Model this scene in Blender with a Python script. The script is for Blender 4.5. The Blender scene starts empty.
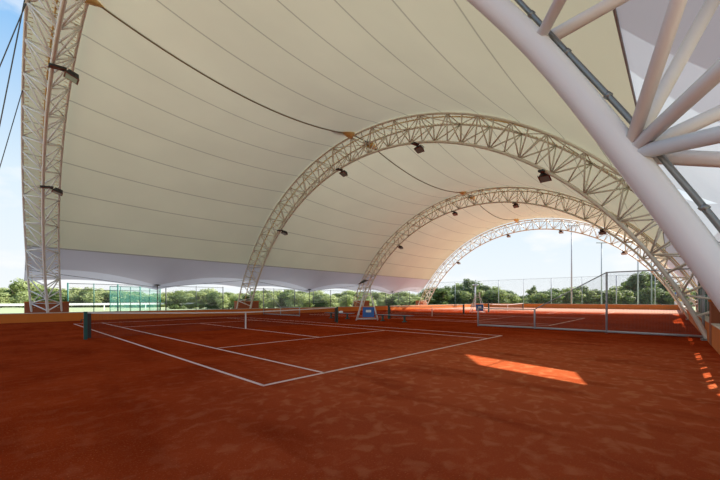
import bpy, bmesh, math, random
from mathutils import Vector, Matrix
random.seed(7)
S = bpy.context.scene
C = S.collection

# ------------------------------------------------------------------ camera
YAW = 0.867
CAM = Vector((-8.56, -5.61, 1.546))
cam_d = bpy.data.cameras.new('camera')
cam = bpy.data.objects.new('camera', cam_d); C.objects.link(cam)
cam.location = CAM
cam.rotation_euler = (math.pi/2, 0, -YAW)
cam_d.sensor_width = 36
cam_d.lens = 331.0*36/720
cam_d.shift_x = -(390.3-360)/720
cam_d.shift_y = (300-240)/720
cam_d.clip_start = 0.05; cam_d.clip_end = 2000
S.camera = cam

# ------------------------------------------------------------------ world, sun, exposure
SUN_FROM = Vector((1.2, -0.52, 1.0)).normalized()
SUN_E = 9.0
S.view_settings.view_transform = 'Standard'
S.view_settings.look = 'None'
S.view_settings.gamma = 1
S.view_settings.use_curve_mapping = False
S.view_settings.exposure = 0.32

w = bpy.data.worlds.new('sky'); S.world = w; w.use_nodes = True
nt = w.node_tree; nt.nodes.clear()
def N(nt, t, **k):
    n = nt.nodes.new(t)
    for a, b in k.items(): setattr(n, a, b)
    return n
tc = N(nt, 'ShaderNodeTexCoord')
sep = N(nt, 'ShaderNodeSeparateXYZ'); nt.links.new(tc.outputs['Generated'], sep.inputs[0])
ramp = N(nt, 'ShaderNodeValToRGB'); nt.links.new(sep.outputs['Z'], ramp.inputs[0])
cr = ramp.color_ramp
cr.elements[0].position = 0.0; cr.elements[0].color = (0.92, 0.96, 0.98, 1)
cr.elements[1].position = 1.0; cr.elements[1].color = (0.14, 0.33, 0.75, 1)
e = cr.elements.new(0.25); e.color = (0.74, 0.88, 0.98, 1)
e = cr.elements.new(0.5); e.color = (0.30, 0.57, 0.92, 1)
mp = N(nt, 'ShaderNodeMapping'); mp.inputs['Scale'].default_value = (1, 1, 2.4); mp.inputs['Location'].default_value = (0.35, 0.1, 0.12)
nt.links.new(tc.outputs['Generated'], mp.inputs[0])
no = N(nt, 'ShaderNodeTexNoise'); no.inputs['Scale'].default_value = 3.2; no.inputs['Detail'].default_value = 6
nt.links.new(mp.outputs[0], no.inputs[0])
cl = N(nt, 'ShaderNodeMapRange'); cl.inputs[1].default_value = 0.52; cl.inputs[2].default_value = 0.62
nt.links.new(no.outputs[0], cl.inputs[0])
mix = N(nt, 'ShaderNodeMix', data_type='RGBA')
nt.links.new(cl.outputs[0], mix.inputs[0]); nt.links.new(ramp.outputs[0], mix.inputs[6]); mix.inputs[7].default_value = (0.98, 0.99, 1.0, 1)
bg = N(nt, 'ShaderNodeBackground'); bg.inputs[1].default_value = 0.82
nt.links.new(mix.outputs[2], bg.inputs[0])
wo = N(nt, 'ShaderNodeOutputWorld'); nt.links.new(bg.outputs[0], wo.inputs[0])

sd = bpy.data.lights.new('sun', 'SUN'); sd.energy = SUN_E; sd.angle = math.radians(0.6); sd.color = (1.0, 0.93, 0.82)
so = bpy.data.objects.new('sun', sd); C.objects.link(so)
so.rotation_euler = (-SUN_FROM).to_track_quat('-Z', 'Y').to_euler(); so.location = (40, -30, 40)

# ------------------------------------------------------------------ materials
def mat(name, col, rough=0.6, metal=0.0, noise=None, nscale=5, bump=0, trans=None, alpha=None, coord='Object'):
    m = bpy.data.materials.new(name); m.use_nodes = True
    t = m.node_tree; b = t.nodes['Principled BSDF']
    b.inputs['Base Color'].default_value = (*col, 1); b.inputs['Roughness'].default_value = rough; b.inputs['Metallic'].default_value = metal
    if noise:
        c = N(t, 'ShaderNodeTexCoord'); n = N(t, 'ShaderNodeTexNoise'); n.inputs['Scale'].default_value = nscale; n.inputs['Detail'].default_value = 5
        t.links.new(c.outputs[coord], n.inputs[0])
        x = N(t, 'ShaderNodeMix', data_type='RGBA'); t.links.new(n.outputs[0], x.inputs[0])
        x.inputs[6].default_value = (*noise, 1); x.inputs[7].default_value = (*col, 1)
        t.links.new(x.outputs[2], b.inputs['Base Color'])
        if bump:
            bp = N(t, 'ShaderNodeBump'); bp.inputs['Strength'].default_value = bump; bp.inputs['Distance'].default_value = 0.02
            t.links.new(n.outputs[0], bp.inputs['Height']); t.links.new(bp.outputs[0], b.inputs['Normal'])
    out = t.nodes['Material Output']
    last = b.outputs[0]
    if trans:
        tr = N(t, 'ShaderNodeBsdfTranslucent'); tr.inputs[0].default_value = (*trans[1], 1)
        ms = N(t, 'ShaderNodeMixShader'); ms.inputs[0].default_value = trans[0]
        t.links.new(last, ms.inputs[1]); t.links.new(tr.outputs[0], ms.inputs[2]); last = ms.outputs[0]
        t.links.new(last, out.inputs[0])
    if alpha is not None:
        tp = N(t, 'ShaderNodeBsdfTransparent'); ms = N(t, 'ShaderNodeMixShader'); ms.inputs[0].default_value = alpha
        t.links.new(tp.outputs[0], ms.inputs[1]); t.links.new(last, ms.inputs[2]); t.links.new(ms.outputs[0], out.inputs[0])
    return m

def membrane_mat(name, col, tcol, f):
    m = bpy.data.materials.new(name); m.use_nodes = True
    t = m.node_tree; t.nodes.remove(t.nodes['Principled BSDF']); out = t.nodes['Material Output']
    uv = N(t, 'ShaderNodeUVMap'); sp = N(t, 'ShaderNodeSeparateXYZ'); t.links.new(uv.outputs[0], sp.inputs[0])
    # seam lines: v counts strips of cloth, a welded seam at each whole number
    fr = N(t, 'ShaderNodeMath', operation='FRACT'); t.links.new(sp.outputs['Y'], fr.inputs[0])
    pp = N(t, 'ShaderNodeMath', operation='SUBTRACT'); t.links.new(fr.outputs[0], pp.inputs[0]); pp.inputs[1].default_value = 0.5
    ab = N(t, 'ShaderNodeMath', operation='ABSOLUTE'); t.links.new(pp.outputs[0], ab.inputs[0])
    gt = N(t, 'ShaderNodeMath', operation='GREATER_THAN'); t.links.new(ab.outputs[0], gt.inputs[0]); gt.inputs[1].default_value = 0.484
    c = N(t, 'ShaderNodeTexCoord'); n = N(t, 'ShaderNodeTexNoise'); n.inputs['Scale'].default_value = 0.35; n.inputs['Detail'].default_value = 4
    t.links.new(c.outputs['Object'], n.inputs[0])
    mr = N(t, 'ShaderNodeMapRange'); mr.inputs[3].default_value = 0.9; mr.inputs[4].default_value = 1.06; t.links.new(n.outputs[0], mr.inputs[0])
    sm = N(t, 'ShaderNodeMath', operation='MULTIPLY_ADD'); t.links.new(gt.outputs[0], sm.inputs[0]); sm.inputs[1].default_value = -0.36; t.links.new(mr.outputs[0], sm.inputs[2])
    def scaled(cc):
        v = N(t, 'ShaderNodeVectorMath', operation='SCALE'); v.inputs[0].default_value = cc; t.links.new(sm.outputs[0], v.inputs['Scale']); return v.outputs[0]
    d = N(t, 'ShaderNodeBsdfDiffuse'); t.links.new(scaled(col), d.inputs[0])
    tr = N(t, 'ShaderNodeBsdfTranslucent'); t.links.new(scaled(tcol), tr.inputs[0])
    ms = N(t, 'ShaderNodeMixShader'); ms.inputs[0].default_value = f
    t.links.new(d.outputs[0], ms.inputs[1]); t.links.new(tr.outputs[0], ms.inputs[2]); t.links.new(ms.outputs[0], out.inputs[0])
    return m

def net_mat(name, col, cell, wire, rough=0.6):
    """open mesh of cords; uv in metres"""
    m = bpy.data.materials.new(name); m.use_nodes = True
    t = m.node_tree; b = t.nodes['Principled BSDF']; out = t.nodes['Material Output']
    b.inputs['Base Color'].default_value = (*col, 1); b.inputs['Roughness'].default_value = rough
    uv = N(t, 'ShaderNodeUVMap'); sp = N(t, 'ShaderNodeSeparateXYZ'); t.links.new(uv.outputs[0], sp.inputs[0])
    outs = []
    for ax in ('X', 'Y'):
        dv = N(t, 'ShaderNodeMath', operation='DIVIDE'); t.links.new(sp.outputs[ax], dv.inputs[0]); dv.inputs[1].default_value = cell
        fr = N(t, 'ShaderNodeMath', operation='FRACT'); t.links.new(dv.outputs[0], fr.inputs[0])
        lt = N(t, 'ShaderNodeMath', operation='LESS_THAN'); t.links.new(fr.outputs[0], lt.inputs[0]); lt.inputs[1].default_value = wire/cell
        outs.append(lt)
    mx = N(t, 'ShaderNodeMath', operation='MAXIMUM'); t.links.new(outs[0].outputs[0], mx.inputs[0]); t.links.new(outs[1].outputs[0], mx.inputs[1])
    tp = N(t, 'ShaderNodeBsdfTransparent'); ms = N(t, 'ShaderNodeMixShader')
    t.links.new(mx.outputs[0], ms.inputs[0]); t.links.new(tp.outputs[0], ms.inputs[1]); t.links.new(b.outputs[0], ms.inputs[2]); t.links.new(ms.outputs[0], out.inputs[0])
    return m

def clay_mat():
    m = bpy.data.materials.new('red_clay'); m.use_nodes = True
    t = m.node_tree; b = t.nodes['Principled BSDF']; b.inputs['Roughness'].default_value = 0.95
    b.inputs['Specular IOR Level'].default_value = 0.0
    c = N(t, 'ShaderNodeTexCoord')
    def noise(s, det=5, dist=0, sc=None):
        n = N(t, 'ShaderNodeTexNoise'); n.inputs['Scale'].default_value = s; n.inputs['Detail'].default_value = det; n.inputs['Distortion'].default_value = dist
        if sc:
            q = N(t, 'ShaderNodeMapping'); q.inputs['Scale'].default_value = sc; q.inputs['Rotation'].default_value = (0, 0, 0.5); t.links.new(c.outputs['Object'], q.inputs[0]); t.links.new(q.outputs[0], n.inputs[0])
        else: t.links.new(c.outputs['Object'], n.inputs[0])
        return n
    n1 = noise(0.45, 6, 0.4); n2 = noise(4.6, 7, 0.5); n3 = noise(60, 3); n4 = noise(1.6, 3, 0.3, (1, 0.25, 1))
    def mixc(fac, a, bcol, lo, hi, mx=1.0):
        mr = N(t, 'ShaderNodeMapRange'); mr.inputs[1].default_value = lo; mr.inputs[2].default_value = hi; mr.inputs[4].default_value = mx
        t.links.new(fac.outputs[0], mr.inputs[0])
        x = N(t, 'ShaderNodeMix', data_type='RGBA'); t.links.new(mr.outputs[0], x.inputs[0])
        if isinstance(a, tuple): x.inputs[6].default_value = (*a, 1)
        else: t.links.new(a, x.inputs[6])
        x.inputs[7].default_value = (*bcol, 1)
        return x.outputs[2]
    col = mixc(n1, (0.21, 0.020, 0.004), (0.29, 0.036, 0.008), 0.35, 0.65)
    # paler clay with more trodden marks around the near baseline
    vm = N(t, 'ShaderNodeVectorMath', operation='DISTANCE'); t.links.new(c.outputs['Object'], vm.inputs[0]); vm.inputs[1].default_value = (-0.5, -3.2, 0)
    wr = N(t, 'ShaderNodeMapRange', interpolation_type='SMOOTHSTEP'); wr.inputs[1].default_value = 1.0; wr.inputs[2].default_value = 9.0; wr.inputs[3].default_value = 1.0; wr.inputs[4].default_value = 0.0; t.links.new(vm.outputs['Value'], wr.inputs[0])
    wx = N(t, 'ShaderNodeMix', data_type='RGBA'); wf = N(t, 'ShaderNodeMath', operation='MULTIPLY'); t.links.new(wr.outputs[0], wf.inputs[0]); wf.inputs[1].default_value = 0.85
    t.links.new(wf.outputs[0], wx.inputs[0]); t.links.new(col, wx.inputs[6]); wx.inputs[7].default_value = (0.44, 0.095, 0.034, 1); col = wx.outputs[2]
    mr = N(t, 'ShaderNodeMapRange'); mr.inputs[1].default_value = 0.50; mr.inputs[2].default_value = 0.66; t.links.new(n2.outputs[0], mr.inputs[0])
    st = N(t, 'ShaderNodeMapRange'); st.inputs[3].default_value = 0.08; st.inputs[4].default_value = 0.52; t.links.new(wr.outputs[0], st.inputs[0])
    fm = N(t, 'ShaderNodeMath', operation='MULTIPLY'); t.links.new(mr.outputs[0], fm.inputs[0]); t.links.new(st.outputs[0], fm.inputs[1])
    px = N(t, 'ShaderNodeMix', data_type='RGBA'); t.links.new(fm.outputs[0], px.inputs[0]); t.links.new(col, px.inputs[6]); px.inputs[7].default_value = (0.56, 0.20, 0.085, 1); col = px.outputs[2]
    col = mixc(n4, col, (0.16, 0.014, 0.003), 0.5, 0.72, 0.55)
    col = mixc(n3, col, (0.55, 0.17, 0.06), 0.58, 0.74, 0.5)
    # the clay turns paler towards the last arch and past it
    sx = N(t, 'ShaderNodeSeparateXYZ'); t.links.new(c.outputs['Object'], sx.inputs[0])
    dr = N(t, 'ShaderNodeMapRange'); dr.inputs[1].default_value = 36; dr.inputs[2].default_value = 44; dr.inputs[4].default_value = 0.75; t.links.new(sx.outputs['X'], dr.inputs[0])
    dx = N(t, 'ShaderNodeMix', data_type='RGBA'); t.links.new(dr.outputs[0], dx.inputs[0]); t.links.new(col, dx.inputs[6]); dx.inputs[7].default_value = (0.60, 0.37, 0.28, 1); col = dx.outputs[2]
    t.links.new(col, b.inputs['Base Color'])
    bp = N(t, 'ShaderNodeBump'); bp.inputs['Strength'].default_value = 0.5; bp.inputs['Distance'].default_value = 0.01
    t.links.new(n3.outputs[0], bp.inputs['Height']); t.links.new(bp.outputs[0], b.inputs['Normal'])
    return m

M = {}
M['clay'] = clay_mat()
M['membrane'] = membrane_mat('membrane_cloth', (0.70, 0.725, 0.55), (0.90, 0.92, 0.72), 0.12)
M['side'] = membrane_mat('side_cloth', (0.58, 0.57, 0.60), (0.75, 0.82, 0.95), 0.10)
M['glow_side'] = membrane_mat('glow_side_cloth', (0.60, 0.61, 0.65), (0.80, 0.90, 1.0), 0.24)  # side cloth with blue-white daylight put into its colour and translucency
M['half_glow_side'] = membrane_mat('half_glow_side_cloth', (0.59, 0.59, 0.62), (0.78, 0.86, 0.98), 0.16)  # in-between step of the same painted daylight
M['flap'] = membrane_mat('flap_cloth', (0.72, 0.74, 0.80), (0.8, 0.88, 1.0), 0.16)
M['seam'] = mat('grey_cloth_hem', (0.40, 0.38, 0.36), 0.9, 0, noise=(0.34, 0.32, 0.30), nscale=4)
M['steel'] = mat('white_painted_steel', (0.72, 0.68, 0.59), 0.35, 0, noise=(0.66, 0.61, 0.52), nscale=3)
M['steel_skylit'] = mat('skylit_white_painted_steel', (0.79, 0.78, 0.76), 0.32, 0, noise=(0.75, 0.74, 0.71), nscale=3)  # same paint as the other arches, cool sky light put into the tone
M['galv'] = mat('galvanised_steel', (0.28, 0.29, 0.28), 0.4, 0.7, noise=(0.2, 0.21, 0.2), nscale=12)
M['cable'] = mat('dark_steel_cable', (0.10, 0.10, 0.09), 0.5, 0.6, noise=(0.16, 0.15, 0.13), nscale=30)
M['crown'] = mat('brown_edge_cable', (0.30, 0.23, 0.15), 0.6, 0, noise=(0.22, 0.17, 0.11), nscale=20)
M['tan'] = mat('tan_lacing', (0.80, 0.56, 0.22), 0.45, 0.0, noise=(0.65, 0.42, 0.14), nscale=6)
M['orange'] = mat('orange_painted_wall', (0.66, 0.18, 0.018), 0.85, 0, noise=(0.52, 0.13, 0.012), nscale=1.5)
M['brown'] = mat('rust_painted_block', (0.36, 0.10, 0.035), 0.85, 0, noise=(0.28, 0.075, 0.03), nscale=2)
M['cap'] = mat('pale_wall_cap', (0.62, 0.52, 0.42), 0.8, 0, noise=(0.5, 0.4, 0.3), nscale=3)
M['line'] = mat('white_line_tape', (0.80, 0.60, 0.52), 0.8, 0, noise=(0.62, 0.38, 0.30), nscale=4)
M['white'] = mat('white_enamel', (0.80, 0.81, 0.82), 0.45, 0, noise=(0.72, 0.73, 0.74), nscale=5)
M['band'] = mat('white_net_tape', (0.82, 0.80, 0.78), 0.8, 0, noise=(0.72, 0.70, 0.68), nscale=8)
M['netcord'] = net_mat('black_net_cord', (0.02, 0.02, 0.02), 0.045, 0.0045)
M['wiremesh'] = net_mat('grey_wire_mesh', (0.16, 0.15, 0.14), 0.05, 0.004)
M['finemesh'] = net_mat('fine_wire_mesh', (0.25, 0.26, 0.26), 0.06, 0.0022)
M['greenpost'] = mat('green_painted_post', (0.015, 0.17, 0.13), 0.5, 0, noise=(0.012, 0.12, 0.10), nscale=5)
M['darkgreen'] = mat('dark_green_enamel', (0.012, 0.10, 0.085), 0.45, 0, noise=(0.01, 0.07, 0.06), nscale=5)
M['greypost'] = mat('grey_painted_post', (0.44, 0.47, 0.52), 0.5, 0.1, noise=(0.36, 0.38, 0.42), nscale=6)
M['darkpost'] = mat('dark_grey_post', (0.07, 0.08, 0.08), 0.55, 0.2, noise=(0.05, 0.055, 0.06), nscale=6)
M['screen'] = mat('green_windscreen', (0.012, 0.13, 0.10), 0.9, 0, noise=(0.01, 0.10, 0.08), nscale=3)
M['teal'] = mat('teal_fence_mesh', (0.10, 0.50, 0.45), 0.8, 0, noise=(0.08, 0.42, 0.38), nscale=2, alpha=0.16)
M['black'] = mat('black_housing', (0.018, 0.017, 0.016), 0.5, 0, noise=(0.03, 0.027, 0.025), nscale=20)
M['rustred'] = mat('rust_red_plate', (0.22, 0.04, 0.02), 0.6, 0, noise=(0.15, 0.03, 0.015), nscale=20)
M['glass'] = mat('lamp_glass', (0.30, 0.33, 0.33), 0.12, 0, noise=(0.25, 0.28, 0.28), nscale=10)
M['blue'] = mat('blue_panel', (0.012, 0.12, 0.45), 0.5, 0, noise=(0.01, 0.10, 0.38), nscale=5)
M['yellow'] = mat('yellow_panel', (0.75, 0.55, 0.08), 0.6, 0, noise=(0.65, 0.48, 0.07), nscale=5)
M['bench'] = mat('blue_grey_bench', (0.20, 0.23, 0.29), 0.6, 0, noise=(0.14, 0.16, 0.21), nscale=8)
M['grass'] = mat('pale_dry_turf', (0.28, 0.36, 0.18), 0.95, 0, noise=(0.36, 0.39, 0.24), nscale=0.15)
M['paving'] = mat('sandy_hardcore', (0.50, 0.36, 0.27), 0.95, 0, noise=(0.42, 0.27, 0.19), nscale=0.4)
M['bark'] = mat('bark', (0.16, 0.12, 0.085), 0.9, 0, noise=(0.10, 0.075, 0.05), nscale=8, bump=0.5)
LEAFS = []
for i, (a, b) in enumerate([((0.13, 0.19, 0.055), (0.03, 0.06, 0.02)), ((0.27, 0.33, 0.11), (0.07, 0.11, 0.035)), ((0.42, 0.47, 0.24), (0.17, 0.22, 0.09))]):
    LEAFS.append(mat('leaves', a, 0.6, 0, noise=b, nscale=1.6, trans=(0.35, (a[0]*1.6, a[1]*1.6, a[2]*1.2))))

# ------------------------------------------------------------------ mesh helpers
class MB:
    def __init__(s): s.v = []; s.f = []; s.uv = None; s.sm = []
    def box(s, a, b):
        x0, y0, z0 = a; x1, y1, z1 = b; n = len(s.v)
        s.v += [(x0,y0,z0),(x1,y0,z0),(x1,y1,z0),(x0,y1,z0),(x0,y0,z1),(x1,y0,z1),(x1,y1,z1),(x0,y1,z1)]
        for q in ((3,2,1,0),(4,5,6,7),(0,1,5,4),(1,2,6,5),(2,3,7,6),(3,0,4,7)): s.f.append([n+i for i in q]); s.sm.append(False)
        return s
    def obox(s, c, ax, ay, az):   # oriented box: centre and three half vectors
        n = len(s.v); c, ax, ay, az = map(Vector, (c, ax, ay, az))
        for sz in (-1, 1):
            for sx, sy in ((-1,-1),(1,-1),(1,1),(-1,1)): s.v.append(tuple(c+ax*sx+ay*sy+az*sz))
        for q in ((3,2,1,0),(4,5,6,7),(0,1,5,4),(1,2,6,5),(2,3,7,6),(3,0,4,7)): s.f.append([n+i for i in q]); s.sm.append(False)
        return s
    def tube(s, pts, r, k=8, cap=True):
        pts = [Vector(p) for p in pts]; n0 = len(s.v)
        rs = r if isinstance(r, (list, tuple)) else [r]*len(pts)
        d0 = (pts[1]-pts[0]).normalized()
        up = Vector((0,0,1)) if abs(d0.z) < 0.9 else Vector((1,0,0))
        a = d0.cross(up).normalized()
        for i, p in enumerate(pts):
            d = (pts[min(i+1, len(pts)-1)]-pts[max(i-1, 0)]).normalized()
            a = (a-d*a.dot(d)).normalized(); b = d.cross(a)
            for j in range(k):
                t = 2*math.pi*j/k; s.v.append(tuple(p+(a*math.cos(t)+b*math.sin(t))*rs[i]))
        for i in range(len(pts)-1):
            for j in range(k):
                q = [n0+i*k+j, n0+i*k+(j+1)%k, n0+(i+1)*k+(j+1)%k, n0+(i+1)*k+j]; s.f.append(q); s.sm.append(True)
        if cap:
            s.f.append([n0+j for j in range(k)][::-1]); s.sm.append(False)
            s.f.append([n0+(len(pts)-1)*k+j for j in range(k)]); s.sm.append(False)
        return s
    def build(s, name, m, parent=None, uvs=None, inv=None):
        me = bpy.data.meshes.new(name); vs = s.v
        if inv is not None: vs = [tuple(inv @ Vector(p)) for p in vs]
        me.from_pydata(vs, [], s.f); me.polygons.foreach_set('use_smooth', s.sm); me.materials.append(m)
        if uvs:
            l = me.uv_layers.new(name='UVMap')
            for lp in me.loops: l.data[lp.index].uv = uvs[lp.vertex_index]
        me.update()
        o = bpy.data.objects.new(name, me); C.objects.link(o)
        if parent: o.parent = parent
        return o

def tag(o, label, cat, group=None, kind=None):
    o['label'] = label; o['category'] = cat
    if group: o['group'] = group
    if kind: o['kind'] = kind
    return o
def thing(name, loc, label, cat, group=None, rz=0):
    o = bpy.data.objects.new(name, None); C.objects.link(o); o.location = loc; o.rotation_euler = (0,0,rz); o.empty_display_size = 0.2
    return tag(o, label, cat, group)
def struct(o): o['kind'] = 'structure'; return o
def world_parts(root):
    """parts given in world coordinates under a root that only has a location"""
    l = Vector(root.location)
    return Matrix.Translation(-l)
def copy_tree(o, parent=None):
    c = o.copy(); C.objects.link(c)
    if parent: c.parent = parent
    for ch in list(o.children): copy_tree(ch, c)
    return c

# ------------------------------------------------------------------ ground and walls
YN, YF = -6.65, 28.0       # inner faces of the near and far kerb walls
XE = 59.0                  # far end wall
o = MB().box((-60, YN, -0.3), (XE, YF, 0)).build('floor', M['clay']); struct(o)
g = MB(); g.box((-300, -300, -0.5), (500, YN-0.3, -0.02)); g.box((-300, YF+0.3, -0.5), (500, 400, -0.02)); g.box((XE+0.3, YN-0.3, -0.5), (500, YF+0.3, -0.02)); g.box((-300, YN-0.3, -0.5), (-60, YF+0.3, -0.02))
o = g.build('ground', M['grass']); struct(o)
o = MB().box((-60, YF, -0.3), (XE, YF+0.3, 0.60)).build('wall_far', M['orange']); struct(o)
o = MB().box((-60, YN-0.3, -0.3), (7.02, YN, 0.72)).box((7.78, YN-0.3, -0.3), (XE, YN, 0.72)).build('wall_near', M['orange']); struct(o)
o = MB().box((XE, YN-0.3, -0.3), (XE+0.3, YF+0.3, 0.78)).build('wall_end', M['orange']); struct(o)
o = MB().box((-60, YF-0.02, 0.60), (XE, YF+0.32, 0.65)).build('trim_1', M['cap']); struct(o)
o = MB().box((-60, YN-0.32, 0.72), (7.0, YN+0.02, 0.76)).box((7.8, YN-0.32, 0.72), (XE, YN+0.02, 0.76)).build('trim_2', M['cap']); struct(o)
o = MB().box((XE-0.02, YN-0.3, 0.78), (XE+0.32, YF+0.3, 0.82)).build('trim_3', M['cap']); struct(o)
# strips of paving outside the walls
o = MB().box((-60, YF+0.3, -0.1), (XE, 33.5, 0.0)).build('path_far', M['paving']); struct(o)
o = MB().box((-60, -14, -0.1), (XE, YN-0.3, 0.0)).build('path_near', M['paving']); struct(o)

def ray(u, v):
    r = (u-390.3)/331; c, s = math.cos(YAW), math.sin(YAW)
    return Vector((r*c+s, -r*s+c, (300-v)/331))
def atX_pix(u, v, X): d = ray(u, v); return CAM+d*((X-CAM.x)/d.x)
# ------------------------------------------------------------------ arches
YC = 11.4; A_, H_ = 18.1, 12.3
R = (A_*A_+H_*H_)/(2*H_); ZC = H_-R
TF = math.acos(-ZC/R)
def circ(th, off=0, x=0.0): return Vector((x, YC+(R+off)*math.sin(th), ZC+(R+off)*math.cos(th)))
def catmull(P, n):
    out = []
    for i in range(len(P)-1):
        p0 = P[max(i-1,0)]; p1 = P[i]; p2 = P[i+1]; p3 = P[min(i+2,len(P)-1)]
        for k in range(n):
            t = k/n; out.append(0.5*((2*p1)+(p2-p0)*t+(2*p0-5*p1+4*p2-p3)*t*t+(3*p1-p0-3*p2+p3)*t**3))
    out.append(P[-1]); return out
def resample(P, step):
    L = [0.0]
    for a, b in zip(P, P[1:]): L.append(L[-1]+(b-a).length)
    n = max(2, round(L[-1]/step)); out = []; j = 0
    for i in range(n+1):
        s = L[-1]*i/n
        while j < len(L)-2 and L[j+1] < s: j += 1
        t = (s-L[j])/max(1e-9, L[j+1]-L[j]); out.append(P[j].lerp(P[j+1], t))
    return out

TH_FAR, TH_NEAR = math.radians(53.5), math.radians(-52.7)
def arch_x(ai, th):
    """lean of the end arches: they tip outwards towards the crown"""
    f = (abs(th)/TF)**2.5
    if ai == 0: return -7.08+0.83*f
    if ai == 3: return 43.9-0.8*f
    return (None, 9.0, 26.2)[ai]
def inner_line(ai):
    pts = []
    n = 60
    for i in range(n+1):
        th = -TF+2*TF*i/n
        p = circ(th, 0, arch_x(ai, th))
        pts.append(p)
    if ai == 0:
        # the near leg as it stands beside the camera
        near = [Vector((-6.2, -6.60, 0)), Vector((-6.2, -6.22, 0.8)), atX_pix(720, 278, -6.2), atX_pix(621, 147, -6.22), atX_pix(554, 67, -6.25), atX_pix(487, 0, -6.28)]
        pts = near+[p for p in pts if p.y > -3.0 or p.z > 6.2]
    return catmull(pts, 3)

def proj_size(a, b):
    m = (a+b)/2-CAM
    return (b-a).length/max(0.5, m.length)

ARCH = []
def in_view(p):
    d = p-CAM; F = d.x*math.sin(YAW)+d.y*math.cos(YAW)
    if F < 0.3: return False
    u = 390.3+331*(d.x*math.cos(YAW)-d.y*math.sin(YAW))/F; v = 300-331*d.z/F
    return -60 < u < 780 and -60 < v < 540
def make_arch(ai, label):
    base = inner_line(ai)
    steel = M['steel_skylit' if ai == 0 else 'steel']
    root = thing('truss_arch', (base[0].x, YC, 0), label, 'arch'); inv = world_parts(root)
    st = resample(base, 0.97)
    if len(st) % 2 == 0: st = resample(base, (0.97*(len(st)-1))/(len(st)))
    if ai == 0:      # stations set out from the two joints beside the viewer
        fine_b = resample(base, 0.02)
        def near_i(p): return min(range(len(fine_b)), key=lambda i: (fine_b[i]-p).length)
        i1, i2 = near_i(atX_pix(628, 156, -6.22)), near_i(atX_pix(533, 45, -6.26)); dd = i2-i1
        ks = [i1+dd*k for k in range(-5, 80) if 0 < i1+dd*k < len(fine_b)-dd//3]
        nb = sum(1 for q in ks if q < i1)
        st = [fine_b[0]]+[fine_b[q] for q in ks]+[fine_b[-1]]
        if (nb+1) % 2: st = [fine_b[0]]+st[2:] if (fine_b[ks[0]]-fine_b[0]).length < 0.6 else [fine_b[0], fine_b[ks[0]//2]]+st[1:]
    def nrm(i, L):
        d = L[min(i+1, len(L)-1)]-L[max(i-1, 0)]; n = Vector((0, -d.z, d.y)).normalized(); return n if True else n
    off = 1.32; hw = 0.8
    inn = st; oL = [p+nrm(i, st)*off+Vector((-hw,0,0)) for i, p in enumerate(st)]; oR = [p+nrm(i, st)*off+Vector((hw,0,0)) for i, p in enumerate(st)]
    mid = [p+nrm(i, st)*(off+0.14) for i, p in enumerate(st)]
    k = 16 if ai == 0 else 8
    fine = lambda L: catmull(L, 4)
    MB().tube(fine(inn), 0.078 if ai == 0 else 0.085, 20 if ai == 0 else 8).build('inner_chord', steel, root, inv=inv)
    for L in (oL, oR): MB().tube(fine(L), 0.06, 12 if ai == 0 else 8).build('outer_chord', steel, root, inv=inv)
    # lacing rail between the outer chords with its short loops
    mb = MB().tube(fine(mid), 0.035, 6)
    fm = resample(fine(mid), 0.24)
    for i in range(1, len(fm)-1):
        mb.tube([fm[i]+Vector((-0.12,0,0)), fm[i]+Vector((0.12,0,0))], 0.018, 4)
    for L in (oL, oR):
        s_ = 1 if L is oL else -1
        q = resample(fine(L), 0.24)
        for i in range(1, len(q)-1, 1):
            mb.tube([q[i]+Vector((s_*0.07,0,0.0)), q[i]+Vector((s_*0.22,0,0.03))], 0.016, 4)
    mb.build('lacing_rail', M['tan'], root, inv=inv)
    # feet plates
    for e_ in (0, -1):
        for L in (inn, oL, oR):
            c = L[e_]; m = MB().box((c.x-0.22, c.y-0.22, -0.02), (c.x+0.22, c.y+0.22, 0.06))
            m.build('foot_plate', M['galv'], root, inv=inv)
    segs = []
    n = len(st)
    for i in range(1, n-1):
        if i % 2 == 0:
            for O in (oL, oR):
                for j in (i-1, i, i+1): segs.append((inn[i], O[j], 0.04))
        else:
            for O in (oL, oR): segs.append((inn[i], O[i], 0.04))
    for i in range(0, n):
        if i % 2: segs.append((oL[i], oR[i], 0.03))
    for i in range(1, n-2, 2): segs.append((oL[i], oR[i+2], 0.03) if (i//2) % 2 else (oR[i], oL[i+2], 0.03))
    segs.sort(key=lambda q: -(proj_size(q[0], q[1])+(1000 if in_view((q[0]+q[1])/2) else 0)))
    kk = 14 if ai == 0 else 6
    for a, b, r in segs[:100]:
        rr = r if (ai != 0) else r*1.0
        near = (a-CAM).length < 6
        MB().tube([a, b], rr, 16 if near else kk).build('brace', steel, root, inv=inv)
    if len(segs) > 100:
        m = MB()
        for a, b, r in segs[100:]: m.tube([a, b], r, 6)
        o = m.build('brace', steel, root, inv=inv); o['kind'] = 'stuff'
    if ai == 0:
        # conduit clipped along the near leg
        P = [atX_pix(u, v, x) for u, v, x in ((500, -19, -6.22), (518, 0, -6.22), (550, 34, -6.22), (626, 115, -6.22), (669, 166, -6.22), (720, 227, -6.22), (760, 280, -6.22))]
        q = MB().tube(catmull(P, 6), 0.016, 10); qq = resample(catmull(P, 6), 0.45)
        for p in qq[1:-1]: q.tube([p+Vector((0,0.01,-0.012)), p+Vector((0,-0.01,0.012))], 0.021, 8)
        q.build('conduit', M['galv'], root, inv=inv)
    ARCH.append(dict(inn=inn, oL=oL, oR=oR, root=root))
    return root
make_arch(0, 'nearest white truss arch, its right leg passing close beside the viewer')
make_arch(1, 'second white truss arch from the viewer, rising between the two courts')
make_arch(2, 'third white truss arch, seen inside the second and tinted pink')
make_arch(3, 'furthest white truss arch, outlined against the open sky')

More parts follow.
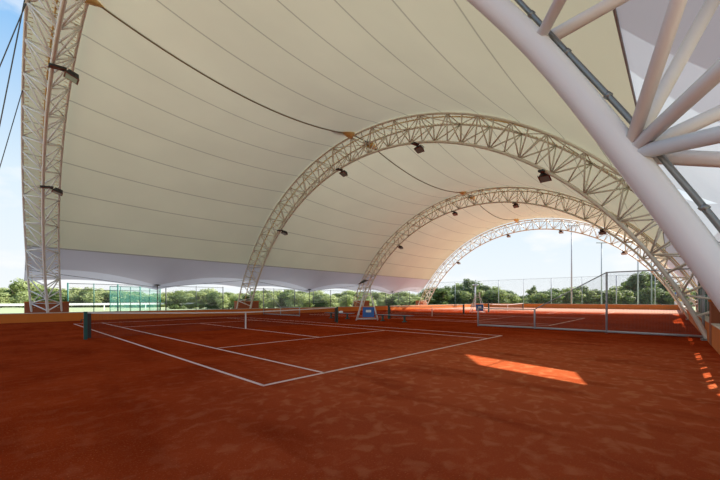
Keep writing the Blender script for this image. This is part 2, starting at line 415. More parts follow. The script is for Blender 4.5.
# ------------------------------------------------------------------ roof membranes
SAG = [(0, 1.15), (8, 0.85), (20, 0.72), (30, 0.55), (41, 0.30), (53.6, 0.0), (90, 0)]
def sag(th):
    a = abs(math.degrees(th))
    for (x0, y0), (x1, y1) in zip(SAG, SAG[1:]):
        if a <= x1: return y0+(y1-y0)*(a-x0)/(x1-x0)
    return 0
TC = math.radians(2.4)     # line of the crown cable
NX = 28
ROOF_HOLE = None
def shell_pt(ai, bi, th, s, e0, e1):
    xa = arch_x(ai, th)+e0; xb = arch_x(bi, th)+e1
    x = xa+(xb-xa)*s
    a_ = xa+(1.65 if e0 < 0 else 0.85); b_ = xb-(1.65 if e1 < 0 else 0.85)
    q = max(0.0, min(1.0, (x-a_)/(b_-a_)))
    off = 1.48-sag(th)*4*q*(1-q)
    p = circ(th, off, x)
    if ai == 0 and s < 1: 
        k = max(0.0, min(1.0, (-math.degrees(th)-38)/15)); p.y += 0.32*k*(1-s)
    return p
SUN_PATCH = [(0.05, -1.11), (-1.18, -2.14), (-1.66, -4.44), (-0.58, -4.03)]  # sun patch outline on the clay, shapes the added roof opening
def cut_sun_opening(o, inv):
    """opening added to the cloth for a sun patch, beside the second arch's near leg"""
    bm = bmesh.new(); bm.from_mesh(o.data); d = SUN_FROM; cen = Vector((sum(p[0] for p in SUN_PATCH)/4, sum(p[1] for p in SUN_PATCH)/4, 0))
    planes = []
    for i in range(4):
        a = Vector((*SUN_PATCH[i], 0)); b = Vector((*SUN_PATCH[(i+1) % 4], 0)); n = (b-a).cross(d).normalized()
        if (cen-a).dot(n) < 0: n = -n
        a = inv @ a; planes.append((a, n))
    for a, n in planes:
        # only cut near the opening, so the rest of the cloth keeps its faces
        fs = [f for f in bm.faces if all((f.calc_center_median()-p).dot(m) > -0.9 for p, m in planes)]
        ge = set(fs) | {e for f in fs for e in f.edges} | {v for f in fs for v in f.verts}
        bmesh.ops.bisect_plane(bm, geom=list(ge), plane_co=a, plane_no=n, dist=1e-5)
    dead = [f for f in bm.faces if all((f.calc_center_median()-p).dot(m) > 0 for p, m in planes)]
    bmesh.ops.delete(bm, geom=dead, context='FACES')
    bm.to_mesh(o.data); bm.free()
def make_bay(ai, bi, e0, e1, label):
    root = thing('roof_membrane', ((arch_x(ai, 0)+arch_x(bi, 0))/2, YC, 0), label, 'roof'); inv = world_parts(root)
    ths = []; vv = []
    KN = 8; SUB = 5
    for k in range(-KN*SUB, KN*SUB+1):
        f = k/(KN*SUB)
        ths.append(TC+(TH_FAR-TC)*f if f >= 0 else TC+(TC-TH_NEAR)*f); vv.append(k/SUB)
    m = MB(); uvs = []
    for t, v in zip(ths, vv):
        for i in range(NX+1):
            m.v.append(tuple(shell_pt(ai, bi, t, i/NX, e0, e1))); uvs.append((i/NX, v))
    W = NX+1
    for a in range(len(ths)-1):
        for i in range(NX):
            m.f.append([a*W+i, a*W+i+1, (a+1)*W+i+1, (a+1)*W+i]); m.sm.append(True)
    o = m.build('main_cloth', M['membrane'], root, uvs, inv)
    if ai == 0: cut_sun_opening(o, inv)
    # crown cable
    cc = [shell_pt(ai, bi, TC, i/NX, e0, e1)+Vector((0,0,-0.05)) for i in range(NX+1)]
    MB().tube(cc, 0.036, 8).build('crown_cable', M['crown'], root, inv=inv)
    for q, dr in ((cc[1], 1), (cc[-2], -1)):
        pl = MB(); pl.tube([q+Vector((0.3*dr,0,0.02)), q+Vector((0.7*dr,0,0.0)), q+Vector((1.5*dr,0,-0.04))], [0.36, 0.32, 0.06], 10)
        pl.build('clamp_plate', M['tan'], root, inv=inv)
    # lower cloths: fold > scalloped edge > outward flap, on both long sides
    for side in (1, -1):
        tf = TH_FAR if side == 1 else TH_NEAR
        rows = []; n_r = 6
        for i in range(NX+1):
            s = i/NX
            p0 = shell_pt(ai, bi, tf, s, e0, e1)
            w = math.sin(2*math.pi*min(s, 1-s))        # 0 at leg, 1 at quarter, 0 at mast
            mast = 1-abs(2*s-1)
            zB = 3.75-0.85*mast**1.5+0.32*w
            yB = p0.y+side*(1.45+0.75*mast)
            zC = zB-0.82+0.42*mast
            yC = yB+side*((1.25-0.7*mast) if side == 1 else 0.5)
            pB = Vector((p0.x, yB, zB)); pC = Vector((p0.x, yC, zC))
            rows.append([p0.lerp(pB, j/n_r)+Vector((0,0,-0.25*math.sin(math.pi*j/n_r)*mast)) for j in range(n_r+1)]+[pB.lerp(pC, j/3) for j in range(1, 4)])
        split = (ai == 0 and side == -1)  # nearest bay: panels step the painted daylight up away from the arch
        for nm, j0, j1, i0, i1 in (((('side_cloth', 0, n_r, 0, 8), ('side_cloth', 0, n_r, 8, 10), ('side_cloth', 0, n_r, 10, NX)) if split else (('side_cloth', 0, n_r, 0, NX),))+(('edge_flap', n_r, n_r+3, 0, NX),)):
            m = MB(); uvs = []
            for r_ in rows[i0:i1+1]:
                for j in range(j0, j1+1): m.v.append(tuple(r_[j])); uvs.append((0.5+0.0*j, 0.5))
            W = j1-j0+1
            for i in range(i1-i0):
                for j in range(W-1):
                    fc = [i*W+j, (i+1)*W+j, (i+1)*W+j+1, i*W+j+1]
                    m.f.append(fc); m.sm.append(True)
            o = m.build(nm, M[{0: 'side', 8: 'half_glow_side', 10: 'glow_side'}[i0] if nm == 'side_cloth' else 'flap'], root, uvs, inv)
            if ai == 0 and side == -1 and nm == 'side_cloth': cut_sun_opening(o, inv)
        fold = [r_[0]+Vector((0,0,-0.03)) for r_ in rows]; edge = [r_[n_r] for r_ in rows]
        MB().tube(fold, 0.02, 6).build('fold_seam', M['seam'], root, inv=inv)
        # mast under the low point
        mp_ = rows[NX//2][n_r]
        mr = thing('roof_mast', (mp_.x, mp_.y, 0), ('slim dark mast under the roof low point of the %s bay, %s side' % (('nearest', 'middle', 'furthest')[ai], ('far', 'near')[side == -1])), 'mast', 'slim masts under the roof edge')
        MB().tube([(0,0,0), (0,0,mp_.z+0.05)], 0.035, 8).build('pole', M['darkpost'], mr)
        mh = MB().tube([(0,0,mp_.z-0.04), (0,0,mp_.z+0.02), (0,0,mp_.z+0.10)], [0.12, 0.26, 0.06], 12).build('mast_head', M['black'], mr)
        q = MB(); q.tube([(-0.6,0,mp_.z+0.22), (0,0,mp_.z+0.02)], 0.02, 6); q.tube([(0.6,0,mp_.z+0.22), (0,0,mp_.z+0.02)], 0.02, 6); q.build('bracket', M['black'], mh)
        # edge cables from the arch legs down to the mast
        for e_, arch in ((0, ai), (1, bi)):
            pL = rows[0][n_r] if e_ == 0 else rows[-1][n_r]
            MB().tube([pL+Vector((0,side*0.05,-0.02)), mp_+Vector((0,side*0.1,-0.2))], 0.018, 6).build('edge_cable', M['cable'], root, inv=inv)
make_bay(0, 1, -0.8, 0.0, 'cream roof membrane of the nearest bay, over the front court')
make_bay(1, 2, 0.0, 0.0, 'cream roof membrane of the middle bay, between second and third arch')
make_bay(2, 3, 0.0, -0.8, 'pinkish roof membrane of the furthest bay, before the open end')

# guy cables outside the first arch
for (u0, v0, u1, v1), y0, lab in (((22, 0, -110, 330), 13.6, 'upper guy cable crossing the sky at top left corner'), ((20, 0, -41, 330), 13.4, 'steep guy cable beside the left arch leg, meeting the upper one'), ((23.5, 84, -48, 330), 19.0, 'lower guy cable from the left arch leg through the cloud')):
    d0 = ray(u0, v0); p = CAM+d0*((y0-CAM.y)/d0.y)
    L0 = ARCH[0]['oL']; a = min(L0, key=lambda q: (q-p).length)
    d1 = ray(u1, v1); b = CAM+d1*(-CAM.z/d1.z)
    tag(MB().tube([a, b], 0.02, 6).build('guy_cable', M['cable']), lab, 'cable')

# concrete blocks behind the arch feet
for ai in range(4):
    xf = arch_x(ai, TF)
    names = ('nearest', 'second', 'third', 'furthest')[ai]
    for side in (1, -1):
        if side == 1: sh = (0, 0.5, 1.6, 0.8)[ai]; a, b = (xf-1.15+sh, 30.6, -0.02), (xf+1.2+sh, 31.6, 1.42)
        else: a, b = (xf-1.15, -8.9, -0.02), (xf+1.1, -7.8, 1.50)
        if ai == 0 and side == -1: continue
        if ai == 1 and side == -1: a, b = (7.05, -6.95, -0.02), (7.75, -6.64, 1.55)
        cx_, cy_ = (a[0]+b[0])/2, (a[1]+b[1])/2
        t = thing('footing_block', (cx_, cy_, 0), 'rust brown block behind the %s foot of the %s arch' % (('far', 'near')[side == -1], names), 'block')
        m = MB().box((a[0]-cx_, a[1]-cy_, a[2]), (b[0]-cx_, b[1]-cy_, b[2]-0.06)); m.build('block_body', M['brown'], t)
        MB().box((a[0]-cx_-0.03, a[1]-cy_-0.03, b[2]-0.06), (b[0]-cx_+0.03, b[1]-cy_+0.03, b[2])).build('block_cap', M['orange'], t)

# ------------------------------------------------------------------ floodlights on the arches
def make_flood():
    r = thing('floodlight', (0,0,0), 'x', 'floodlight', 'floodlights on the roof arches')
    MB().tube([(0,0,0.03), (0,0,-0.10), (0.22,0,-0.14)], 0.03, 8).build('arm', M['black'], r)
    MB().obox((-0.10,0,-0.07), (0.28,0,0.04), (0,0.13,0), (0,0,0.045)).build('gear_tray', M['black'], r)
    MB().obox((-0.10,0,-0.125), (0.25,0,0.04), (0,0.11,0), (0,0,0.008)).build('tray_plate', M['rustred'], r)
    m = MB(); c = Vector((0.38,0,-0.20)); ax = Vector((0.23,0,-0.08)); ay = Vector((0,0.27,0)); az = Vector((0.04,0,0.12))
    for sz, k in ((-1, 1.0), (1, 0.66)):
        for sx, sy in ((-1,-1),(1,-1),(1,1),(-1,1)): m.v.append(tuple(c+ax*sx*k+ay*sy*k+az*sz))
    for q in ((3,2,1,0),(4,5,6,7),(0,1,5,4),(1,2,6,5),(2,3,7,6),(3,0,4,7)): m.f.append(list(q)); m.sm.append(False)
    hs_ = m.build('housing', M['black'], r)
    MB().obox(c-az*1.08, ax*0.80, ay*0.80, az*0.10).build('lens', M['glass'], hs_)
    MB().obox(c-az*1.0, ax*1.04, ay*1.04, az*0.05).build('frame', M['rustred'], hs_)
    MB().tube([(0.20,-0.31,-0.14), (0.42,-0.33,-0.20), (0.42,-0.30,-0.26)], 0.018, 6).build('yoke', M['black'], r)
    MB().tube([(0.20,0.31,-0.14), (0.42,0.33,-0.20), (0.42,0.30,-0.26)], 0.018, 6).build('yoke', M['black'], r)
    return r
flood0 = make_flood(); used = False
OR = ('nearest', 'second', 'third', 'furthest')
FL = {0: [(15.1, 'upper left floodlight'), (23.0, 'lower left floodlight')], 1: [(23.2, 'lowest floodlight on the left leg'), (14.6, 'left of the two upper floodlights'), (7.1, 'crown floodlight with reddish frame'), (-0.8, 'floodlight on the right flank')],
      2: [(22.4, 'floodlight on the left leg'), (14.1, 'left of the upper floodlights'), (6.9, 'crown floodlight'), (-0.97, 'floodlight on the right flank')],
      3: [(23.1, 'floodlight on the left leg'), (14.4, 'left of the upper floodlights'), (6.5, 'crown floodlight'), (-1.0, 'floodlight on the right flank')]}
for ai, L in FL.items():
    for y, nm in L:
        p = min([q for q in catmull(ARCH[ai]['inn'], 4) if q.z > 5], key=lambda q: abs(q.y-y))
        o = flood0 if not used else copy_tree(flood0); used = True
        o.location = p+Vector((0,0,-0.05)); o.rotation_euler = (0, 0, 0.0)
        if ai == 0: o.location.x += 0.25
        o['label'] = 'black %s of the %s truss arch' % (nm, OR[ai])

# ------------------------------------------------------------------ courts: lines and nets
def court(cx, idx, lines=True):
    lab = ('front', 'middle', 'far')[idx]
    t = thing('court_marking', (cx, 11.885, 0), 'pale boundary and service lines laid on the clay of the %s court' % lab, 'court lines')
    z0, z1 = 0.0, 0.006
    def ln(name, a, b, w):
        (x0, y0), (x1, y1) = a, b; h = w/2
        if x0 == x1: m = MB().box((x0-h, y0-11.885, z0), (x0+h, y1-11.885, z1))
        else: m = MB().box((x0, y0-h-11.885, z0), (x1, y0+h-11.885, z1))
        m.build(name, M['line'], t)
    for x in (-5.485, 5.485): ln('doubles_sideline', (x, 0), (x, 23.77), 0.06)
    for x in (-4.115, 4.115): ln('singles_sideline', (x, 0), (x, 23.77), 0.06)
    for y in (0, 23.77): ln('baseline', (-5.51, y), (5.51, y), 0.08)
    for y in (5.485, 18.285): ln('service_line', (-4.115, y), (4.115, y), 0.06)
    ln('centre_line', (0, 5.485), (0, 18.285), 0.06)
    n = thing('tennis_net', (cx, 11.885, 0), 'black tennis net with white top band across the %s court' % lab, 'net')
    def top(x): return 0.914+(1.07-0.914)*(abs(x)/6.4)**1.3
    NS = 32; m = MB(); uvs = []; bnd = MB()
    for i in range(NS+1):
        x = -6.35+12.7*i/NS; zt = top(x)
        for z in (0.02, zt-0.02): m.v.append((x, 0, z)); uvs.append((x, z))
        for yy, z in ((-0.012, zt-0.06), (0.012, zt-0.06), (0.012, zt), (-0.012, zt)): bnd.v.append((x, yy, z))
    for i in range(NS):
        m.f.append([2*i, 2*i+2, 2*i+3, 2*i+1]); m.sm.append(False)
        for j in range(4): bnd.f.append([4*i+j, 4*i+(j+1)%4, 4*(i+1)+(j+1)%4, 4*(i+1)+j]); bnd.sm.append(False)
    m.build('netting', M['netcord'], n, uvs); bnd.build('top_band', M['band'], n)
    MB().box((-0.03, -0.02, 0.0), (0.03, 0.02, 0.915)).build('centre_strap', M['band'], n)
    for s in (-1, 1):
        p = MB().box((s*6.4-0.05, -0.05, 0), (s*6.4+0.05, 0.05, 1.07)); p.box((s*6.4-0.055, -0.055, 1.07), (s*6.4+0.055, 0.055, 1.09))
        pst = p.build('post', M['darkgreen'], n)
        MB().box((s*6.4-s*0.05, -0.06, 0.05), (s*6.4-s*0.16, 0.06, 1.02)).build('tension_strap', M['black'], n)
        q = MB().tube([(s*6.45, 0, 0.78), (s*6.52, 0, 0.78), (s*6.54, 0, 0.66)], 0.018, 6); q.build('crank', M['black'], pst)
court(0.0, 0); court(18.25, 1); court(37.5, 2)

# ------------------------------------------------------------------ dividing fences
def fence_panel(root, a, b, z0a, z1a, z0b, z1b, name='wire_panel', m_='wiremesh', inv=None):
    a = Vector(a); b = Vector(b); L = (b-a).length
    m = MB(); m.v = [(a.x,a.y,z0a), (b.x,b.y,z0b), (b.x,b.y,z1b), (a.x,a.y,z1a)]; m.f = [[0,1,2,3]]; m.sm = [False]
    m.build(name, M[m_], root, [(0,z0a), (L,z0b), (L,z1b), (0,z1a)], inv)
def div_fence(x, ys, hs, label, mp='greypost'):
    t = thing('dividing_fence', (x, ys[0], 0), label, 'fence'); y0 = ys[0]
    for i, (y, h) in enumerate(zip(ys, hs)):
        hp = max(h)
        MB().tube([(0, y-y0, 0), (0, y-y0, hp)], 0.045, 8).build('post', M[mp], t)
        if i < len(ys)-1:
            y2 = ys[i+1]; ha = h[1]; hb = hs[i+1][0]
            MB().tube([(0, y-y0, ha-0.02), (0, y2-y0, hb-0.02)], 0.025, 8).build('top_rail', M[mp], t)
            MB().tube([(0, y-y0, 0.07), (0, y2-y0, 0.07)], 0.05, 8).build('bottom_rail', M['greypost'], t)
            fence_panel(t, (0, y-y0, 0), (0, y2-y0, 0), 0.08, ha-0.02, 0.08, hb-0.02)
div_fence(9.83, [3.15, -0.07, -3.30, -6.60], [(1.07, 1.07), (1.07, 1.07), (2.86, 2.86), (2.86, 2.86)], 'grey tubular wire fence between the courts, stepping up tall towards the right wall')
div_fence(9.83, [21.3, 24.6, 27.95], [(0.85, 0.85), (0.85, 0.85), (2.86, 2.86)], 'low grey wire fence between the courts, at the far left side')

# ------------------------------------------------------------------ perimeter fences
def per_fence(y, xs, z0, tops, label, post_m, rails, screen=None):
    t = thing('perimeter_fence', (xs[0], y, 0), label, 'fence'); x0 = xs[0]
    for i, x in enumerate(xs):
        MB().tube([(x-x0, 0, 0), (x-x0, 0, tops)], 0.05 if i % 2 == 0 else 0.03, 8).build('post', M[post_m], t)
    for z in rails: MB().tube([(0, 0, z), (xs[-1]-x0, 0, z)], 0.025, 6).build('rail', M['darkpost'], t)
    fence_panel(t, (0,0,0), (xs[-1]-x0,0,0), z0, tops, z0, tops, m_='finemesh')
    return t, x0
per_fence(33.0, [-40+3.9*i for i in range(9)], 0.1, 5.0, 'tall grey perimeter fence at the far left, outside the nearest arch', 'greypost', (2.75, 3.45, 4.95))
per_fence(31.9, [-5.0+1.6*i for i in range(5)], 0.1, 2.95, 'green posted perimeter fence just right of the far left arch foot', 'greenpost', (1.3, 2.4, 2.9))
per_fence(32.0, [1.9+2.7*i for i in range(3)], 0.1, 3.0, 'grey perimeter fence left of the second arch foot', 'darkpost', (2.9,))
per_fence(32.0, [10.4+3.0*i for i in range(6)], 0.1, 3.0, 'grey perimeter fence between second and third arch feet', 'darkpost', (2.9,))
per_fence(32.0, [27.8+3.4*i for i in range(5)], 0.1, 3.0, 'grey perimeter fence between third and furthest arch feet', 'darkpost', (2.9,))
# near side: fence with green windscreens standing outside the kerb wall
def windscreen(t, L):
    MB().box((0, -0.02, 0.5), (L, -0.012, 1.60)).build('windscreen', M['screen'], t)
    MB().box((0, -0.02, 1.86), (L, -0.012, 2.95)).build('windscreen', M['screen'], t)  # slot below this band is added to let sun strips through
    x = 0.3
    rr = random.Random(5)
    while x < L-0.5:
        wd = rr.uniform(0.15, 0.7); MB().box((x, -0.022, 1.58), (min(L, x+wd), -0.010, 1.88)).build('sun_slot_tie', M['screen'], t); x += wd+rr.uniform(0.12, 0.6)  # ties added across the slot to break the sun into dashes
t, x0 = per_fence(-7.06, [7.35+2.6*i for i in range(7)], 0.1, 3.0, 'fence with dark green windscreen above the right wall, past the second arch', 'greypost', (1.9, 2.95)); windscreen(t, 15.6)
t, x0 = per_fence(-7.06, [-5.5+2.55*i for i in range(6)], 0.1, 3.0, 'fence with dark green windscreen above the right wall, before the second arch', 'greypost', (1.9, 2.95)); windscreen(t, 12.75)
# far end fence beyond the end wall
t = thing('perimeter_fence', (64, -20, 0), 'tall thin wire fence beyond the open end, before the trees', 'fence')
for i in range(17):
    MB().tube([(0, i*5.5, 0), (0, i*5.5, 6.0)], 0.05 if i % 2 else 0.08, 6).build('post', M['greypost'], t)
MB().tube([(0, 0, 6.0), (0, 88, 6.0)], 0.03, 6).build('rail', M['greypost'], t)
fence_panel(t, (0,0,0), (0,88,0), 0.1, 6.0, 0.1, 6.0, m_='finemesh')
# neighbouring court fences behind the left part
t = thing('court_enclosure', (0, 46, 0), 'teal mesh enclosure of the neighbouring court, behind the green posted fence', 'fence')
for i in range(6):
    MB().tube([(i*1.0, 0, 0), (i*1.0, 0, 3.2)], 0.04, 6).build('post', M['greenpost'], t)
MB().box((0, 0, 0.0), (5.0, 0.02, 3.15)).build('mesh_screen', M['teal'], t)
MB().tube([(0, 0, 3.2), (5.0, 0, 3.2)], 0.04, 6).build('rail', M['greenpost'], t)
t = thing('boundary_rail', (-40, 60, 0), 'long white barrier rail in front of the far left trees', 'barrier')
MB().box((0, 0, 0.78), (58, 0.12, 1.08)).build('rail', M['white'], t)
for i in range(12): MB().box((i*5.2, 0.03, 0), (i*5.2+0.12, 0.12, 0.78)).build('post', M['white'], t)

# ------------------------------------------------------------------ umpire chairs
def umpire(loc, rz, label, canopy=True, s=1.0):
    t = thing('umpire_chair', loc, label, 'umpire chair', None, rz)
    f = MB(); r = 0.035; h = 1.85
    corners = [(-0.82,-0.5), (0.82,-0.5), (0.82,0.5), (-0.82,0.5)]; tops = [(-0.30,-0.26), (0.30,-0.26), (0.30,0.26), (-0.30,0.26)]
    for (a, b), (c, d) in zip(corners, tops): MB().tube([(a,b,0), (c,d,h)], r, 8).build('leg', M['white'], t)
    m = MB()
    for i in range(4):
        for z in (0.10,) + ((0.95,) if i % 2 else ()):
            k = z/h; p = [(corners[j][0]*(1-k)+tops[j][0]*k, corners[j][1]*(1-k)+tops[j][1]*k, z) for j in (i, (i+1) % 4)]
            m.tube(p, 0.025, 8)
    m.build('crossbar', M['white'], t)
    for z in (0.4, 0.8, 1.2, 1.5):
        k = z/h; x = -0.82*(1-k)-0.30*k; w = 0.5*(1-k)+0.26*k
        MB().box((x-0.03, -w, z-0.015), (x+0.08, w, z+0.015)).build('step', M['white'], t)
    sb = MB().box((-0.28, -0.27, h), (0.28, 0.27, h+0.06)); sb.build('seat', M['white'], t)
    MB().box((0.22, -0.26, h+0.06), (0.27, 0.26, h+0.62)).build('backrest', M['white'], t)
    m = MB()
    for sy in (-1, 1): m.tube([(0.24, sy*0.28, h+0.02), (0.24, sy*0.28, h+0.28), (-0.22, sy*0.28, h+0.28), (-0.24, sy*0.28, h)], 0.02, 6)
    m.build('armrest', M['white'], t)
    # blue panel across the frame below the seat, with a plain white mark
    pb = MB().obox((0.12, -0.45, 0.62), (0.44, 0, 0), (0, 0.008, 0), (0, 0.05, 0.38)); bnr = pb.build('banner', M['blue'], t)
    q = MB().obox((0.12, -0.462, 0.70), (0.20, 0, 0), (0, 0.004, 0), (0, 0.01, 0.09)); q.build('banner_mark', M['white'], bnr)
    if canopy:
        m = MB().tube([(-0.30, 0.25, h), (-0.30, 0.25, 3.0)], 0.02, 6); m.tube([(-0.30, 0.25, 3.0), (0.45, 0.2, 3.14)], 0.02, 6); m.build('canopy_pole', M['greypost'], t)
        c = MB(); n0 = 8
        c.v.append((-0.30, 0.25, 3.16))
        for j in range(n0):
            a = 2*math.pi*j/n0; c.v.append((-0.30+0.46*math.cos(a)-0.05, 0.25+0.40*math.sin(a), 2.92+0.18*math.cos(a)))
        for j in range(n0): c.f.append([0, 1+j, 1+(j+1) % n0]); c.sm.append(False)
        c.f.append(list(range(n0, 0, -1))); c.sm.append(False)
        c.build('sunshade', M['black'], t)
    return t
umpire((9.85, 12.35, 0), -0.867, 'tall white umpire chair with blue banner and black sunshade between the two courts')
umpire((28.9, 12.3, 0), -0.867, 'smaller looking white and blue umpire chair behind the end of the low fence', False)

# ------------------------------------------------------------------ benches
def bench(y0, y1, x, label):
    t = thing('bench', (x, (y0+y1)/2, 0), label, 'bench'); h = (y1-y0)/2
    for i in range(3): MB().box((-0.22+i*0.155, -h, 0.44), (-0.22+i*0.155+0.135, h, 0.48)).build('slat', M['bench'], t)
    for s in (-1, 1):
        m = MB().box((-0.19, s*h*0.62-0.07, 0), (0.19, s*h*0.62+0.07, 0.06)); m.box((-0.05, s*h*0.62-0.05, 0.06), (0.05, s*h*0.62+0.05, 0.40)); m.box((-0.2, s*h*0.62-0.06, 0.40), (0.2, s*h*0.62+0.06, 0.44))
        m.build('leg', M['darkgreen'], t)
bench(8.0, 11.3, 9.75, 'long dark bench right of the umpire chair'); bench(13.9, 17.2, 9.75, 'long dark bench left of the umpire chair, behind the net post')
t = MB(); t.obox((9.72, 15.3, 0.545), (0.09,0.02,0), (-0.03,0.16,0), (0,0,0.06)); t.obox((9.74, 15.24, 0.62), (0.06,0.02,0), (-0.02,0.09,0), (0,0.01,0.022))
tag(t.build('towel', M['white']), 'small white folded towel lying on the left bench', 'towel')

# ------------------------------------------------------------------ light masts outdoors
def light_mast(u, F, vtop, bar, label):
    d = ray(u, 300); p = CAM+d*F; p.z = 0; h = 1.546+(300-vtop)*F/331
    t = thing('light_mast', (p.x, p.y, 0), label, 'light mast', 'outdoor light masts', -YAW)
    MB().tube([(0,0,0), (0,0,h)], [0.16, 0.09], 8).build('pole', M['greypost'], t)
    if bar:
        MB().tube([(-bar,0,h), (bar,0,h)], 0.06, 6).build('crossarm', M['greypost'], t)
        for k in range(4):
            x = -bar+0.2+(2*bar-0.4)*k/3; MB().obox((x, -0.15, h+0.02), (0.22,0,0), (0,0.18,0.05), (0,-0.03,0.10)).build('lamp_head', M['greypost'], t)
light_mast(571.6, 62, 226, 1.2, 'tall light mast behind the furthest arch, left of the pair')
light_mast(601.5, 70, 243, 1.1, 'light mast with crossarm, right of the tallest mast')
light_mast(638, 66, 238, 1.1, 'light mast rising into the furthest arch, among the right trees')
light_mast(651.5, 78, 240, 1.1, 'rightmost light mast, before the tallest trees')
light_mast(475, 70, 285, 0.55, 'short light mast with dark head in front of the middle trees')

# sign by the right end of the end wall
p = atX_pix(679, 300, 60.5)
t = thing('notice_stand', (p.x, p.y, 0), 'small blue and yellow notice stand above the far orange wall', 'sign')
MB().box((-0.06, -0.55, 0), (0.06, 0.55, 1.35)).build('base_panel', M['white'], t)
MB().box((-0.08, -0.55, 1.35), (0.08, 0.55, 2.15)).build('yellow_panel', M['yellow'], t)
MB().box((-0.22, -0.75, 2.15), (0.22, 0.75, 2.75)).build('blue_top', M['blue'], t)

# ------------------------------------------------------------------ trees
def leaf_mesh(seed, h, w, n, squash=1.0, conifer=False):
    rnd = random.Random(seed); m = MB()
    blobs = []
    for i in range(15):
        if conifer:
            z = h*(0.12+0.85*i/12); rr = w*0.5*(1.05-i/13); blobs.append((Vector((rnd.uniform(-.1,.1), rnd.uniform(-.1,.1), z)), max(rr, 0.25)))
        else:
            a = rnd.uniform(0, 6.283); q = rnd.uniform(0, 0.34)*w; z = h*(0.08+0.74*rnd.random())
            k = 1-abs(z/h-0.5)*0.7
            blobs.append((Vector((math.cos(a)*q*k, math.sin(a)*q*k, z)), w*rnd.uniform(0.16, 0.27)))
    blobs.append((Vector((0,0,h*0.8)), w*0.2))
    for i in range(n):
        c, r = rnd.choice(blobs)
        d = Vector((rnd.gauss(0,1), rnd.gauss(0,1), rnd.gauss(0,1))).normalized()
        p = c+Vector((d.x*r, d.y*r, d.z*r*0.85))*rnd.uniform(0.55, 1.25)
        p.z = max(0.05, p.z)
        nrm = (d+Vector((rnd.uniform(-.7,.7), rnd.uniform(-.7,.7), rnd.uniform(-.2,.9)))).normalized()
        a = nrm.orthogonal().normalized(); b = nrm.cross(a); t = rnd.uniform(0, 6.283)
        a, b = a*math.cos(t)+b*math.sin(t), b*math.cos(t)-a*math.sin(t); s = rnd.uniform(0.16, 0.36)*(w/6)**0.5
        k = len(m.v); m.v += [tuple(p-a*s), tuple(p+b*s*0.6), tuple(p+a*s), tuple(p-b*s*0.6)]; m.f.append([k,k+1,k+2,k+3]); m.sm.append(False)
    return m
def trunk_mesh(seed, h, w):
    rnd = random.Random(seed); m = MB()
    m.tube([(0,0,-0.1), (rnd.uniform(-.2,.2), 0, h*0.3), (rnd.uniform(-.3,.3), rnd.uniform(-.2,.2), h*0.62)], [0.22, 0.16, 0.07], 7)
    for i in range(5):
        a = rnd.uniform(0, 6.28); m.tube([(0,0,h*0.28), (math.cos(a)*w*0.18, math.sin(a)*w*0.18, h*0.5), (math.cos(a)*w*0.3, math.sin(a)*w*0.3, h*0.66)], [0.09, 0.06, 0.03], 5)
    return m
protos = []
for i, (h, w) in enumerate([(8, 7), (8, 6), (8, 8), (8, 5.5)]):
    lm = [leaf_mesh(11+i, h, w, 3800) for _ in (0,)][0]
    meshes = []
    for li in range(3):
        me = bpy.data.meshes.new('foliage'); me.from_pydata(lm.v, [], lm.f); me.materials.append(LEAFS[li]); meshes.append(me)
    tm = trunk_mesh(31+i, h, w); te = bpy.data.meshes.new('trunk'); te.from_pydata(tm.v, [], tm.f); te.materials.append(M['bark'])
    protos.append((meshes, te, h, w))
def tree(u, F, vtop, wpx, leaf, label, group, k=None):
    d = ray(u, 300); p = CAM+d*F
    h = 1.546+(300-vtop)*F/331
    k = random.randrange(4) if k is None else k
    meshes, te, ph, pw = protos[k]
    t = thing('tree', (p.x, p.y, 0), label, 'tree', group, random.uniform(0, 6.28))
    ww = wpx*F/331
    sc = (ww/pw, ww/pw, h/ph)
    for nm, me in (('foliage', meshes[leaf]), ('trunk', te)):
        o = bpy.data.objects.new(nm, me); C.objects.link(o); o.parent = t; o.scale = sc
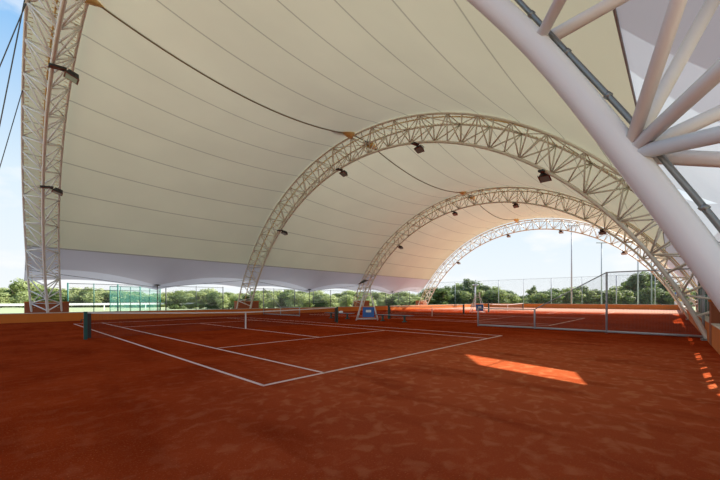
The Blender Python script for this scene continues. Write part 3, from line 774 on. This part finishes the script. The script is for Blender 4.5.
TOPS = [(-25,283),(0,288),(20,280),(27,278),(48,284),(70,288),(85,286),(100,287),(130,290),(160,292),(190,288),(205,287),(240,291),(260,288),(290,288),(310,290),(330,291),(355,290),(382,290),(400,291),(425,293),(437,285),(452,283),(467,278),(480,284),(497,284),(510,288),(520,296),(528,293),(534,285),(545,291),(560,288),(569,284),(580,285),(600,287),(612,288),(622,282),(632,275),(642,270),(650,271),(660,278),(672,281),(690,287),(710,285),(740,283)]
def vt(u):
    for (a, b), (c, d) in zip(TOPS, TOPS[1:]):
        if a <= u <= c: return b+(d-b)*(u-a)/(c-a)
    return 288
u = -18
i = 0
while u < 735:
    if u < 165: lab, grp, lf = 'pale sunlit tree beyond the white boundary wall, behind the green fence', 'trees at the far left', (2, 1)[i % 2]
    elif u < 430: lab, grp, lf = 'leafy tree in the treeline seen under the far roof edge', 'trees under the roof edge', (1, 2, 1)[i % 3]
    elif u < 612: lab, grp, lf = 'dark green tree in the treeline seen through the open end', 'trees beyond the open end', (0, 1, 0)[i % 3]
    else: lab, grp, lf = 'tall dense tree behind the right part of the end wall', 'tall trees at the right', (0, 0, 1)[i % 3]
    F = random.uniform(84, 94) if u > 165 else random.uniform(72, 82)
    wpx = random.uniform(20, 30)
    tree(u, F, vt(u)+random.uniform(-0.5, 2.0), wpx, lf, lab, grp)
    # second, lower row in front fills the gaps
    u2 = u+random.uniform(5, 9)
    if u < 165: F2 = F-5
    elif u < 345: F2 = random.uniform(56, 61)
    elif u < 440: F2 = random.uniform(74, 80)
    else: F2 = random.uniform(80, 84)
    tree(u2, F2, max(vt(u2)+4, 288+random.uniform(-1, 3)), random.uniform(18, 26), (lf+1) % 3 if u < 430 else random.choice((0, 1)), lab, grp)
    u += random.uniform(10, 13.5); i += 1

for u_, vt_, w_, k_ in ((643, 269, 22, 1), (653, 271, 20, 3), (664, 276, 24, 0), (633, 275, 18, 3), (468, 277, 16, 3), (534, 284, 10, 1)):
    tree(u_, 88, vt_, w_, 0, 'tall dense tree behind the right part of the end wall' if u_ > 612 else 'dark green tree in the treeline seen through the open end', 'tall trees at the right' if u_ > 612 else 'trees beyond the open end', k_)
